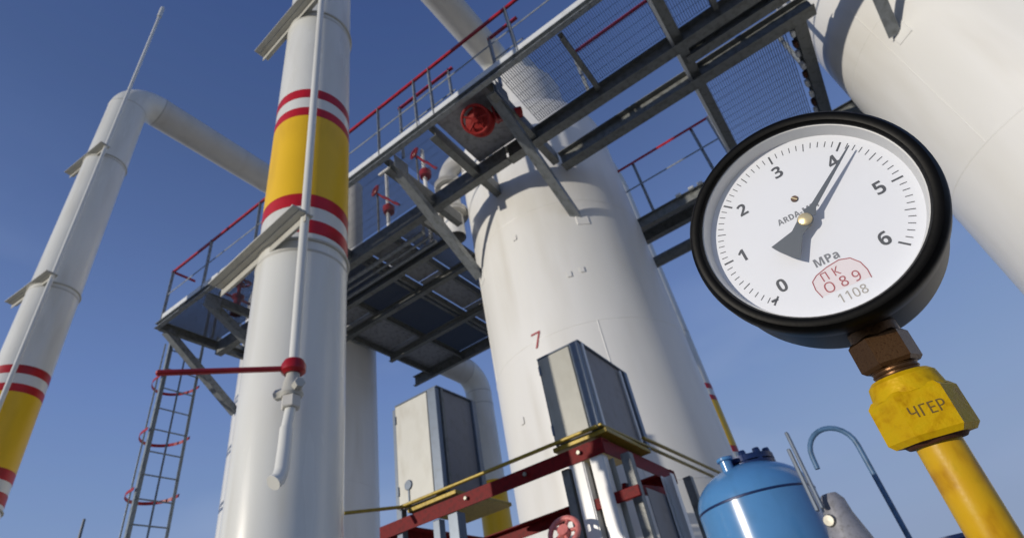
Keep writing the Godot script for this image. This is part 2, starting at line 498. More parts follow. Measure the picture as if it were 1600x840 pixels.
func stack(x: float, z: float, top: float, end_z: float, label: String, rod_off: Vector3, rod_top: float, rod_low: float, valve: bool, yband := 4.78) -> Node3D:
	var R := 0.298
	var t := thing("pipe_stack", label, "pipe", Vector3(x, 0, z), "white banded stack pipes")
	var el := 0.47
	var sgn := signf(end_z - z)
	var st := begin()
	lathe(st, [Vector2(R, 0.06), Vector2(R, top - el)], up_at(Vector3.ZERO), 64)
	obj("riser", st, M.gloss, t)
	st = begin()
	lathe(st, ring_prof(R - 0.02, R + 0.16, 0.0, 0.05, 0.006), up_at(Vector3.ZERO), 48)
	obj("base_flange", st, M.steel_dark, t)
	st = begin()
	var pts := arc(Vector3(0, top - el, sgn * el), Vector3(0, 0, -sgn * el), Vector3(0, el, 0), 14)
	tube(st, pts, R, 64, false)
	obj("elbow", st, M.gloss, t)
	st = begin()
	var ez := end_z - z
	pts = [Vector3(0, top, sgn * el), Vector3(0, top, ez - sgn * el)]
	tube(st, pts, R, 64, false)
	obj("header_pipe", st, M.beige, t)  # beige carries the shade on the underside of this white pipe
	st = begin()
	if yband != 4.78:
		lathe(st, ring_prof(0.0, R + 0.1, -0.04, 0.04, 0.006), along(Vector3(0, top, ez - sgn * el), Vector3(0, 0, 1)), 40)
		obj("blind_flange", st, M.seam, t)
		st = begin()
	pts = arc(Vector3(0, top - el, ez - sgn * el), Vector3(0, el, 0), Vector3(0, 0, sgn * el), 14)
	pts.append(Vector3(0, minf(10.47, top - el - 0.3), ez))
	if yband == 4.78:
		tube(st, pts, R, 64, true)
		obj("drop_elbow", st, M.gloss, t)
	for y in [top - el, 9.95, 7.25, 4.27]:
		if y > top - el:
			continue
		st = begin()
		lathe(st, seam_prof(R, y, 0.009), up_at(Vector3.ZERO), 64)
		obj("weld_seam", st, M.seam, t)
	st = begin()
	lathe(st, seam_prof(R, 0, 0.009), along(Vector3(0, top, sgn * el), Vector3(0, 0, 1)), 64)
	obj("weld_seam", st, M.seam, t)
	# painted rings: red, white gap, red, yellow, red, white gap, red
	var k := yband - 4.78
	for b in [] if yband != 4.78 else [[4.42, 4.54], [4.665, 4.785], [5.685, 5.79], [5.925, 6.04]]:
		st = begin()
		lathe(st, ring_prof(R - 0.003, R + 0.002, b[0] + k, b[1] + k), up_at(Vector3.ZERO), 64)
		obj("red_band", st, M.red_band, t)
	st = begin()
	lathe(st, ring_prof(R - 0.003, R + 0.002, 4.786 + k if yband == 4.78 else 3.0, 5.684 + k), up_at(Vector3.ZERO), 64)
	obj("yellow_band", st, M.yellow_band, t)
	# clamp bars that carry the thin standpipe
	if rod_off == Vector3.ZERO:
		return t
	for y in [4.36, 7.32, 10.0]:
		st = begin()
		var b := Vector3(rod_off.x + 0.04, y, rod_off.z + 0.02)
		var a := Vector3(-0.56, y, 0.24)
		if b.z < 0.25:
			a.z = 0.27
			b = Vector3(rod_off.x + 0.04, y, 0.2)
		angle(st, a, b, -0.10, 0.012, 0.012)
		var nd := (b - a).normalized()
		var side := Vector3(nd.z, 0, -nd.x)
		bar(st, a + Vector3(0, -0.03, 0), b + Vector3(0, -0.03, 0), 0.008, 0.072, 0.002)
		bar(st, a - nd * 0.0 + Vector3(0, 0.0, 0) , b, 0.10, 0.012, 0.002)
		var cl := obj("clamp_bar", st, M.seam, t)
		st = begin()
		torus(st, up_at(Vector3(0, y, 0)), R + 0.006, 0.012, 48)
		obj("strap", st, M.seam, cl)
	st = begin()
	tube(st, [Vector3(rod_off.x, rod_low, rod_off.z), Vector3(rod_off.x, rod_top, rod_off.z)], 0.027, 20)
	var rod := obj("standpipe", st, M.gloss, t)
	st = begin()
	tube(st, [Vector3(rod_off.x, rod_top, rod_off.z), Vector3(rod_off.x, rod_top + 0.35, rod_off.z)], 0.042, 16)
	tube(st, [Vector3(rod_off.x, rod_top + 0.35, rod_off.z), Vector3(rod_off.x, rod_top + 0.42, rod_off.z)], 0.042, 16, true, 0.015)
	obj("rod_cap", st, M.gloss, rod)
	if valve:
		drain_valve(t, rod_off)
	return t

func drain_valve(t: Node3D, o: Vector3) -> void:
	var st := begin()
	var p := Vector3(o.x, 3.17, o.z)
	lathe(st, [Vector2(0, -0.06), Vector2(0.05, -0.06), Vector2(0.058, -0.045), Vector2(0.05, -0.02), Vector2(0.045, 0.02), Vector2(0.034, 0.06), Vector2(0.034, 0.1), Vector2(0, 0.1)], up_at(p), 28)
	for s in [-1, 1]:
		hexnut(st, p + Vector3(0.03 * s, -0.02, 0.0), Vector3(s, 0, 0.4), 0.07, 0.05)
	var vb := obj("drain_valve", st, M.seam, t)
	st = begin()
	hexnut(st, p + Vector3(0, -0.12, 0), Vector3.UP, 0.065, 0.085)
	obj("union_nut", st, M.beige, vb)
	st = begin()
	lathe(st, [Vector2(0, 0.15), Vector2(0.05, 0.145), Vector2(0.062, 0.12), Vector2(0.062, 0.085), Vector2(0.045, 0.07), Vector2(0, 0.07)], up_at(p), 24)
	var g := Vector3(-2.66, 0, -1.95)
	var tip := Vector3(-2.575, 3.215, -1.125) - g
	var root := p + Vector3(0, 0.105, 0)
	var d := (tip - root).normalized()
	bar(st, root + d * 0.03, tip, 0.03, 0.026, 0.008)
	obj("lever_handle", st, M.red_rail, vb)
	# drain spout: short pipe, then a fatter angled nozzle with an open mouth
	st = begin()
	var q := p + Vector3(0, -0.12, 0)
	tube(st, [q, q + Vector3(-0.006, -0.10, 0.01)], 0.026, 20)
	tube(st, [q + Vector3(-0.006, -0.10, 0.01), q + Vector3(-0.006, -0.20, 0.012), q + Vector3(-0.006, -0.31, 0.018), q + Vector3(-0.008, -0.35, 0.03), q + Vector3(-0.008, -0.372, 0.055)], 0.031, 20, true, 0.036)
	obj("drain_spout", st, M.gloss, vb)

# ------------------------------------------------------------------ walkway
func grating(parent: Node, x0: float, x1: float, z0: float, z1: float, deep := 0.016) -> void:
	var st := begin()
	var n := int(round((x1 - x0) / 0.030))
	for i in n + 1:
		var x := lerpf(x0 + 0.003, x1 - 0.003, float(i) / n)
		bx(st, Vector3(x, 7.69, (z0 + z1) / 2), Vector3(0.003, deep, absf(z1 - z0)), 0.0)
	var m := int(round(absf(z1 - z0) / 0.13))
	for j in m + 1:
		var z := lerpf(z0 - 0.004, z1 + 0.004, float(j) / m)
		bx(st, Vector3((x0 + x1) / 2, 7.697, z), Vector3(x1 - x0, 0.003, 0.003), 0.0)
	var o := obj("grating", st, M.grating, parent)
	o.set_meta("kind", "stuff")

func post(parent: Node, x: float, z: float, y0: float, y1: float) -> void:
	var st := begin()
	angle(st, Vector3(x, y0, z), Vector3(x, y1, z), 0.05, 0.05, 0.007, Vector3.BACK)
	obj("rail_post", st, M.galv, parent)

func rail(parent: Node, a: Vector3, b: Vector3, mid := true) -> void:
	var st := begin()
	angle(st, a, b, 0.05, -0.05, 0.008)
	obj("handrail", st, M.red_rail, parent)
	if mid:
		st = begin()
		var d := Vector3(0, -0.55, 0)
		bar(st, a + d, b + d, 0.006, 0.03, 0.001)
		obj("mid_rail", st, M.galv, parent)

func walkway() -> void:
	var t := thing("steel_walkway", "long galvanised walkway with grated floor and red handrails around the white towers", "walkway")
	var Y := 7.7
	var zn := -3.66
	var st: SurfaceTool
	# near edge: light toe plate over a slim channel, in lengths that butt at the posts
	var cuts := [-8.65, -6.2, -3.55, -2.83, -2.58, -1.26, 0.22, 1.7, 3.2, 4.6]
	for i in cuts.size() - 1:
		st = begin()
		bx(st, Vector3((cuts[i] + cuts[i + 1]) / 2, Y + 0.045, zn + 0.004), Vector3(cuts[i + 1] - cuts[i] - 0.012, 0.19, 0.008), 0.002)
		obj("toe_board", st, M.toe, t)
	st = begin()
	channel(st, Vector3(-8.65, Y - 0.105, zn), Vector3(4.6, Y - 0.105, zn), 0.07, 0.10, 0.010, -1.0)
	obj("edge_channel", st, M.galv, t)
	for x in [-8.62, -7.5, -6.2, -4.88, -3.55, -2.86, -2.58, -1.26, 0.2, 1.68, 3.16]:
		post(t, x, zn - 0.03, Y - 0.12, Y + 1.08)
	rail(t, Vector3(-8.65, Y + 1.1, zn), Vector3(4.6, Y + 1.1, zn))
	# left end
	st = begin()
	channel(st, Vector3(-8.65, Y - 0.09, zn), Vector3(-8.65, Y - 0.09, -5.35), 0.07, 0.16, 0.01, -1.0)
	obj("end_channel", st, M.steel_dark, t)
	st = begin()
	bx(st, Vector3(-8.65, Y + 0.05, -5.0), Vector3(0.008, 0.15, 0.7), 0.002)
	obj("toe_board", st, M.galv, t)
	post(t, -8.65, -4.60, Y - 0.05, Y + 1.08)
	post(t, -8.65, -5.3, Y - 0.05, Y + 1.08)
	rail(t, Vector3(-8.65, Y + 1.1, zn), Vector3(-8.65, Y + 1.1, zn - 0.42), false)
	rail(t, Vector3(-8.65, Y + 1.1, -4.6), Vector3(-8.65, Y + 1.1, -5.33))
	# inner rail of the strip, with gaps where the towers are reached
	rail(t, Vector3(-3.35, Y + 1.1, -3.86), Vector3(-2.33, Y + 1.1, -3.86))
	rail(t, Vector3(-1.7, Y + 1.1, -3.86), Vector3(-1.22, Y + 1.1, -3.86))
	rail(t, Vector3(-0.9, Y + 0.95, -4.72), Vector3(0.6, Y + 0.95, -4.72), false)
	for x in [-3.3, -2.38, -1.66]:
		post(t, x, -3.88, Y - 0.02, Y + 1.08)
	post(t, -0.86, -4.73, Y - 0.02, Y + 0.93)
	# beams along the walkway
	st = begin()
	channel(st, Vector3(-8.6, Y - 0.155, -4.64), Vector3(-2.2, Y - 0.155, -4.64), 0.12, 0.25, 0.012, 1.0)
	obj("long_beam", st, M.steel_dark, t)
	st = begin()
	ibeam(st, Vector3(-2.2, Y - 0.15, -4.72), Vector3(4.6, Y - 0.15, -4.72), 0.14, 0.24)
	obj("long_beam", st, M.steel_dark, t)
	st = begin()
	ibeam(st, Vector3(-1.72, Y - 0.15, -5.34), Vector3(1.75, Y - 0.15, -5.34), 0.16, 0.25)
	obj("tower_beam", st, M.steel_dark, t)
	st = begin()
	ibeam(st, Vector3(0.3, Y - 0.12, -5.02), Vector3(2.1, Y - 0.12, -5.02), 0.13, 0.16)
	obj("tower_beam", st, M.steel_dark, t)
	for k in 7:
		st = begin()
		bx(st, Vector3(0.6 + k * 0.17, Y - 0.03, -4.90), Vector3(0.07, 0.05 + 0.02 * (k % 2), 0.06), 0.01)
		obj("clip", st, M.toe, t)
	st = begin()
	channel(st, Vector3(0.85, Y - 0.10, zn - 0.08), Vector3(0.85, Y - 0.10, -4.64), 0.06, 0.12, 0.009)
	obj("joist", st, M.steel_dark, t)
	st = begin()
	channel(st, Vector3(-0.72, Y - 0.10, zn - 0.08), Vector3(-0.72, Y - 0.10, -4.64), 0.06, 0.12, 0.009)
	obj("joist", st, M.steel_dark, t)
	# joists across
	for g in [[-3.40, 0], [-1.74, 0], [2.2, 0], [-7.47, 0]]:
		st = begin()
		bx(st, Vector3(g[0] + 0.075, Y - 0.20, zn - 0.16), Vector3(0.008, 0.24, 0.26), 0.002)
		obj("gusset_plate", st, M.galv, t)
	for x in [-7.4, -6.2, -5.16]:
		st = begin()
		channel(st, Vector3(x, Y - 0.11, zn - 0.08), Vector3(x, Y - 0.11, -4.64), 0.06, 0.14, 0.009)
		obj("joist", st, M.steel_dark, t)
	for x in [-3.45, -2.66, -1.72]:
		st = begin()
		channel(st, Vector3(x, Y - 0.13, zn - 0.08), Vector3(x, Y - 0.13, -5.24), 0.10, 0.20, 0.010)
		obj("joist", st, M.steel_dark, t)
	st = begin()
	bx(st, Vector3(0.238, Y - 0.11, -3.72 - 1.85), Vector3(0.036, 0.15, 3.7), 0.003)
	obj("cross_beam_lit_edge", st, M.toe, t)  # pale colour stands in for the sunlit lip of the beam
	st = begin()
	bx(st, Vector3(0.315, Y - 0.036, -3.72 - 1.85), Vector3(0.115, 0.010, 3.7), 0.002)
	bx(st, Vector3(0.315, Y - 0.166, -3.72 - 1.85), Vector3(0.115, 0.010, 3.7), 0.002)
	obj("cross_beam", st, M.steel_dark, t)
	st = begin()
	ibeam(st, Vector3(1.57, Y - 0.13, -5.42), Vector3(1.57, Y - 0.13, -7.4), 0.14, 0.20)
	obj("cross_beam", st, M.steel_dark, t)
	# braces down to the towers
	for x in [-8.6, -7.47, -3.40, -1.74, 2.2, 3.83]:
		st = begin()
		var foot := Vector3(x, 6.56, -5.46)
		if x < -8.5:
			foot = Vector3(x, 6.45, -5.17)
		angle(st, Vector3(x, Y - 0.16, zn - 0.10), foot, 0.12, 0.12, 0.012)
		obj("brace", st, M.galv, t)
	# gratings in panels
	var gx := [-8.6, -7.45, -6.25, -5.2, -4.3, -3.5]
	for i in gx.size() - 1:
		grating(t, gx[i] + 0.01, gx[i + 1] - 0.01, zn - 0.09, -4.62)
	grating(t, -3.37, -2.68, zn - 0.09, -4.62)
	for i in 6:
		var x0 := -1.62 + i * 0.62 if i < 3 else 0.36 + (i - 3) * 1.2
		grating(t, x0, x0 + (0.60 if i < 3 else 1.18), zn - 0.09, -4.64, 0.030)
	grating(t, 0.36, 1.5, -4.78, -4.92)
	for i in 3:
		grating(t, 0.36, 1.44, -5.42 - i * 0.65, -5.42 - i * 0.65 - 0.63, 0.032)
	# solid floor plate over the red valve
	st = begin()
	bx(st, Vector3(-2.17, Y - 0.02, -4.18), Vector3(0.9, 0.008, 0.92), 0.0)
	obj("floor_plate", st, M.plate, t)
	# solid floor between the second and first towers
	grating(t, -6.07, -5.21, -8.38, -4.82, 0.034)
	grating(t, -4.42, -3.90, -8.38, -4.82, 0.034)
	for a in [[-6.95, -6.1], [-5.03, -4.45]]:
		for k in 3:
			st = begin()
			bx(st, Vector3((a[0] + a[1]) / 2, Y - 0.02, -5.42 - k * 1.2), Vector3(a[1] - a[0], 0.008, 1.18), 0.0)
			obj("floor_plate", st, M.plate, t)
	for x in [-6.95, -6.09, -5.19, -5.04, -4.44, -3.88]:
		st = begin()
		channel(st, Vector3(x, Y - 0.10, -4.76), Vector3(x, Y - 0.10, -8.42), 0.05, 0.12, 0.008, -1.0 if x < -5.1 else 1.0)
		obj("joist", st, M.steel_dark, t)
	for z in [-5.38, -6.02, -7.2]:
		st = begin()
		ibeam(st, Vector3(-6.9, Y - 0.24, z), Vector3(-3.75, Y - 0.24, z), 0.09, 0.14)
		obj("tie_beam", st, M.steel_dark, t)
	st = begin()
	channel(st, Vector3(-7.4, Y - 0.13, -8.46), Vector3(-3.3, Y - 0.13, -8.46), 0.08, 0.22, 0.01, -1.0)
	obj("edge_channel", st, M.steel_dark, t)
	# far strip behind the towers
	st = begin()
	ibeam(st, Vector3(-1.7, Y - 0.12, -7.48), Vector3(4.6, Y - 0.12, -7.48), 0.10, 0.2)
	obj("far_beam", st, M.steel_dark, t)
	st = begin()
	ibeam(st, Vector3(-1.7, Y - 0.12, -7.86), Vector3(4.6, Y - 0.12, -7.86), 0.10, 0.2)
	obj("far_beam", st, M.steel_dark, t)
	st = begin()
	bx(st, Vector3(1.45, Y - 0.02, -7.67), Vector3(6.3, 0.01, 0.36), 0.0)
	obj("floor_plate", st, M.plate, t)
	st = begin()
	tube(st, [Vector3(-1.9, Y - 0.32, -8.36), Vector3(2.5, Y - 0.32, -8.36)], 0.10, 20)
	obj("pipe_under_floor", st, M.steel_dark, t)
	st = begin()
	tube(st, [Vector3(-1.9, Y - 0.06, -8.12), Vector3(2.5, Y - 0.06, -8.12)], 0.015, 10)
	obj("conduit", st, M.galv, t)
	for x in [-1.15, -0.05]:
		post(t, x, -7.44, Y - 0.02, Y + 1.12)
	rail(t, Vector3(-1.75, Y + 1.14, -7.4), Vector3(0.30, Y + 1.14, -7.4))
	post(t, 0.26, -7.40, Y - 0.02, Y + 1.12)
	for x in [-0.72, -0.5, -0.35, 0.9, 1.15]:
		st = begin()
		bx(st, Vector3(x, Y - 0.02, -7.41), Vector3(0.09, 0.05, 0.05), 0.008)
		obj("clip", st, M.toe, t)
	# rail and clutter at the edge beside the right tower
	post(t, 1.56, -5.5, Y - 0.02, Y + 1.08)
	post(t, 1.56, -6.4, Y - 0.02, Y + 1.08)
	for k in 9:
		st = begin()
		bx(st, Vector3(1.47, Y - 0.20 + 0.02 * (k % 3), -5.55 - k * 0.19), Vector3(0.05, 0.06 + 0.02 * (k % 2), 0.10), 0.01)
		obj("clip", st, M.toe if k % 3 != 1 else M.rust, t)
	# conduits clipped beneath the left part
	for v in [[-4.92, 0.035], [-5.06, 0.022], [-5.2, 0.03]]:
		st = begin()
		tube(st, [Vector3(-6.9, Y - 0.28, v[0]), Vector3(-3.95, Y - 0.28, v[0])], v[1], 12)
		obj("conduit", st, M.galv, t)

func ladder() -> void:
	var t := thing("caged_ladder", "tall steel ladder with red safety hoops at the left end of the walkway", "ladder", Vector3(-8.86, 0, -4.28))
	var st: SurfaceTool
	for s in [-1, 1]:
		st = begin()
		angle(st, Vector3(0, 0.05, s * 0.29), Vector3(0, 8.75 if s < 0 else 7.75, s * 0.29), 0.05, 0.05 * -s, 0.007, Vector3.BACK)
		obj("stile", st, M.ladder, t)
	for k in 21:
		st = begin()
		var y := 0.4 + k * 0.35
		tube(st, [Vector3(0, y, -0.285), Vector3(0, y, 0.285)], 0.011, 10)
		obj("rung", st, M.ladder, t)
	for k in 6:
		var y := 2.35 + k * 0.91
		st = begin()
		var pts := []
		for i in 17:
			var a := PI * i / 16.0
			pts.append(Vector3(-0.10 - 0.44 * sin(a), y, 0.33 * cos(a)))
		pts[0].x = 0.0
		pts[16].x = 0.0
		for i in 16:
			bar(st, pts[i], pts[i + 1], 0.007, 0.05, 0.001)
		obj("safety_hoop", st, M.red_rail, t)
	for a in [0.35, 0.5, 0.72]:
		st = begin()
		var o := Vector3(-0.10 - 0.432 * sin(PI * a), 0, 0.322 * cos(PI * a))
		bar(st, o + Vector3(0, 2.3, 0), o + Vector3(0, 7.8, 0), 0.03, 0.006, 0.001, o.normalized())
		obj("cage_strap", st, M.ladder, t)

func handwheel(parent: Node, p: Vector3, dir: Vector3, R: float, r: float, m: Material) -> void:
	var st := begin()
	var xf := along(p, dir)
	torus(st, xf, R, r, 36)
	for k in 5:
		var a := TAU * k / 5
		tube(st, [xf * Vector3.ZERO, xf * Vector3(cos(a) * R, 0, sin(a) * R)], r * 0.7, 8)
	lathe(st, [Vector2(0, -r * 1.6), Vector2(r * 2.2, -r * 1.6), Vector2(r * 2.2, r * 1.6), Vector2(0, r * 1.6)], xf, 16)
	obj("handwheel", st, m, parent)

func valves() -> void:
	# red gear-operated valve hung under the floor plate
	var t := thing("hanging_valve", "red round valve hung beneath the dark plate of the walkway", "valve", Vector3(-2.13, 7.55, -3.98))
	var st := begin()
	lathe(st, [Vector2(0, -0.10), Vector2(0.10, -0.10), Vector2(0.17, -0.07), Vector2(0.19, 0.0), Vector2(0.17, 0.07), Vector2(0.08, 0.1), Vector2(0.07, 0.17), Vector2(0, 0.17)], along(Vector3(0, -0.06, 0), Vector3(0.1, -0.75, 0.6)), 32)
	obj("body", st, M.red_valve, t)
	handwheel(t, Vector3(0.02, -0.16, 0.14), Vector3(0.1, -0.75, 0.6), 0.17, 0.018, M.red_valve)
	st = begin()
	tube(st, [Vector3(0, 0.17, 0), Vector3(0, -0.05, 0)], 0.05, 16)
	obj("stem", st, M.steel_dark, t)
	st = begin()
	lathe(st, ring_prof(0.0, 0.12, -0.03, 0.0, 0.004), along(Vector3(0.2, 0.02, -0.1), Vector3(1, 0, -0.3)), 24)
	tube(st, [Vector3(0, -0.03, 0), Vector3(0.45, 0.04, -0.3)], 0.07, 18)
	obj("branch", st, M.red_rail, t)
	# vents with T tops and red wheels on the inner floor
	for v in [[-5.27, -5.6, 10.36, -5.5, 9.9, "white T-topped vent with a dark red wheel, left of the walkway brace"], [-4.34, -5.6, 10.2, -4.47, 10.15, "white vent pipe with a red wheel, between the brace and the first tower"]]:
		var u := thing("vent_valve", v[5], "valve", Vector3(v[0], 7.69, v[1]), "small vents on the walkway")
		st = begin()
		tube(st, [Vector3(0, 0, 0), Vector3(0, v[2] - 7.69, 0)], 0.035, 14)
		obj("stem", st, M.white, u)
		if v[2] > 10.3:
			st = begin()
			tube(st, [Vector3(-0.18, v[2] - 7.69, 0), Vector3(0.18, v[2] - 7.69, 0)], 0.04, 14)
			obj("tee_top", st, M.white, u)
		st = begin()
		tube(st, [Vector3(v[3] - v[0], v[4] - 7.69 - 0.05, 0.05), Vector3(0.32, v[4] - 7.69 - 0.75, 0.05)], 0.022, 10)
		var arm := obj("side_arm", st, M.red_rail, u)
		handwheel(arm, Vector3(v[3] - v[0], v[4] - 7.69, 0.08), Vector3(-0.3, 0.2, 1), 0.10, 0.025, M.red_rail)
		st = begin()
		tube(st, [Vector3(v[3] - v[0], v[4] - 7.69 - 0.05, 0.02), Vector3(v[3] - v[0], 0, 0.02)], 0.02, 10)
		obj("post", st, M.steel_dark, u)
		st = begin()
		lathe(st, [Vector2(0, -0.1), Vector2(0.1, -0.08), Vector2(0.11, 0.05), Vector2(0.05, 0.12), Vector2(0, 0.12)], up_at(Vector3(0.02, v[4] - 7.69 - 0.62, 0)), 20)
		obj("valve_body", st, M.red_rail, u)
	var gp := thing("vent_standpipe", "pale grey vertical pipe standing above the walkway just right of the front stack's yellow band", "pipe", Vector3(-6.2, 7.69, -5.62))
	st = begin()
	tube(st, [Vector3.ZERO, Vector3(0, 2.9, 0)], 0.17, 28)
	obj("pipe", st, M.beige, gp)
	st = begin()
	lathe(st, ring_prof(0.16, 0.25, 0.7, 0.75, 0.005), up_at(Vector3.ZERO), 32)
	lathe(st, ring_prof(0.16, 0.25, 0.757, 0.81, 0.005), up_at(Vector3.ZERO), 32)
	obj("flange", st, M.seam, gp)
	# white side pipe standing beside the first tower
	var w := thing("side_pipe", "short white flanged pipe standing against the left of the middle tower above the walkway", "pipe", Vector3(-3.86, 7.69, -5.62))
	st = begin()
	tube(st, [Vector3(0, 0, 0), Vector3(0, 1.35, 0)], 0.16, 28, false)
	var pp := arc(Vector3(0.25, 1.35, 0), Vector3(-0.25, 0, 0), Vector3(0, 0.25, 0), 8)
	pp.append(Vector3(0.8, 1.6, -0.3))
	tube(st, pp, 0.16, 28)
	obj("pipe", st, M.white, w)
	for y in [0.45, 1.1]:
		st = begin()
		lathe(st, ring_prof(0.15, 0.25, y, y + 0.05, 0.006), up_at(Vector3.ZERO), 32)
		lathe(st, ring_prof(0.15, 0.25, y + 0.06, y + 0.11, 0.006), up_at(Vector3.ZERO), 32)
		obj("flange", st, M.beige, w)
	# red valve on the walkway behind the front stack
	var r := thing("gate_valve", "red gate valve on the walkway beside the front stack's lower clamp bar", "valve", Vector3(-7.72, 7.7, -4.4))
	st = begin()
	lathe(st, [Vector2(0, 0), Vector2(0.09, 0), Vector2(0.09, 0.05), Vector2(0.05, 0.08), Vector2(0.06, 0.3), Vector2(0.1, 0.34), Vector2(0.1, 0.38), Vector2(0.03, 0.4), Vector2(0.03, 0.75), Vector2(0, 0.75)], up_at(Vector3.ZERO), 24)
	obj("body", st, M.red_rail, r)
	handwheel(r, Vector3(0, 0.66, 0), Vector3(0.2, 1, 0.2), 0.17, 0.02, M.red_rail)

# ------------------------------------------------------------------ cabinets and their frame
func fr(x: float, y: float, z: float) -> Vector3:   # frame drawing to metres, from the front corner
	return Vector3((x + 1.09) * 1.3, (y - 2.685) * 1.3, (z + 2.60) * 1.3)

func cabinet_frame() -> void:
	var t := thing("cabinet_frame", "red steel frame on posts carrying two instrument cabinets in front of the towers", "frame", Vector3(-2.4, 0, -3.8))
	# drawn from its front corner in steps of 1.3 m
	var o := Vector3(-1.417, 2.98, -3.38) - t.position
	var st := begin()
	angle(st, o + fr(-2.62, 2.685, -2.585), o + fr(-1.085, 2.685, -2.585), 0.098, -0.098, 0.009)
	obj("front_beam", st, M.red_frame, t)
	st = begin()
	angle(st, o + fr(-1.09, 2.685, -2.60), o + fr(-1.09, 2.685, -3.56), 0.09, -0.098, 0.009)
	obj("side_beam", st, M.red_frame, t)
	st = begin()
	angle(st, o + fr(-2.60, 2.685, -2.60), o + fr(-2.60, 2.685, -3.56), -0.09, -0.098, 0.009)
	obj("side_beam", st, M.red_frame, t)
	st = begin()
	angle(st, o + fr(-2.62, 2.685, -3.56), o + fr(-1.085, 2.685, -3.56), -0.09, -0.098, 0.009)
	obj("back_beam", st, M.red_frame, t)
	st = begin()
	bar(st, o + fr(-1.29, 2.40, -2.62), o + fr(-0.98, 2.40, -2.62), 0.026, 0.065, 0.003)
	bar(st, o + fr(-1.085, 2.45, -2.70), o + fr(-1.085, 2.52, -3.3), 0.026, 0.065, 0.003)
	obj("lower_tie", st, M.red_frame, t)
	# posts
	for p in [[-2.475, -2.625, 0.045, 3.39], [-2.20, -2.63, 0.05, 2.61], [-2.07, -2.63, 0.07, 2.61], [-1.335, -2.63, 0.045, 2.61], [-1.035, -2.72, 0.05, 2.61], [-1.0, -3.50, 0.05, 2.61], [-2.5, -3.5, 0.05, 2.61]]:
		st = begin()
		bx(st, Vector3(fr(p[0], 0, 0).x + o.x, (o.y + fr(0, p[3], 0).y) / 2, fr(0, 0, p[1]).z + o.z), Vector3(p[2] * 1.3, o.y + fr(0, p[3], 0).y, p[2] * 1.3), 0.004)
		obj("post", st, M.cab_edge if p[0] < -1.9 else M.steel_dark, t)
	for p in [[-1.255, 0.075], [-1.145, 0.075]]:
		st = begin()
		channel(st, o + fr(p[0], 0.55, -2.60), o + fr(p[0], 2.61, -2.60), -0.065, p[1] * 1.3, 0.008, 1.0, Vector3.RIGHT)
		obj("white_leg", st, M.white, t)
	st = begin()
	bx(st, o + fr(-1.2, 2.30, -2.68), Vector3(0.286, 0.78, 0.006), 0.001)
	obj("backing_plate", st, M.cab_grey, t)
	st = begin()
	bx(st, o + fr(-1.04, 1.62, -3.12), Vector3(0.006, 2.2, 0.66), 0.001)
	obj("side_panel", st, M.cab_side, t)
	st = begin()
	channel(st, o + fr(-1.0, 0.55, -3.16), o + fr(-1.0, 2.56, -3.16), 0.065, 0.078, 0.007, 1.0, Vector3.RIGHT)
	obj("white_leg", st, M.white, t)
	# brass-yellow edge strips round the shelf
	st = begin()
	bar(st, o + fr(-2.45, 2.742, -2.565), o + fr(-1.08, 2.735, -2.565), 0.028, 0.021, 0.005)
	bar(st, o + fr(-1.075, 2.745, -2.58), o + fr(-1.075, 2.79, -4.40), 0.028, 0.021, 0.005)
	bar(st, o + fr(-1.02, 2.75, -3.0), o + fr(-1.02, 2.80, -4.40), 0.028, 0.021, 0.005)
	bar(st, o + fr(-2.39, 2.742, -2.60), o + fr(-2.51, 2.69, -2.21), 0.028, 0.021, 0.005)
	obj("edge_strip", st, M.brass_edge, t)
	for v in [[-2.4, -2.03], [-1.37, -1.05]]:
		st = begin()
		bx(st, o + fr((v[0] + v[1]) / 2, 2.716, -2.87), Vector3((v[1] - v[0]) * 1.3, 0.03, 0.72), 0.003)
		obj("shelf_plate", st, M.brass_edge, t)
	for s in [[-1.22, -2.58], [-1.95, -2.58], [-1.55, -2.58]]:
		st = begin()
		hexnut(st, o + fr(s[0], 2.65, s[1] + 0.003), Vector3(0, 0, 1), 0.015, 0.026)
		obj("bolt", st, M.bolt, t)

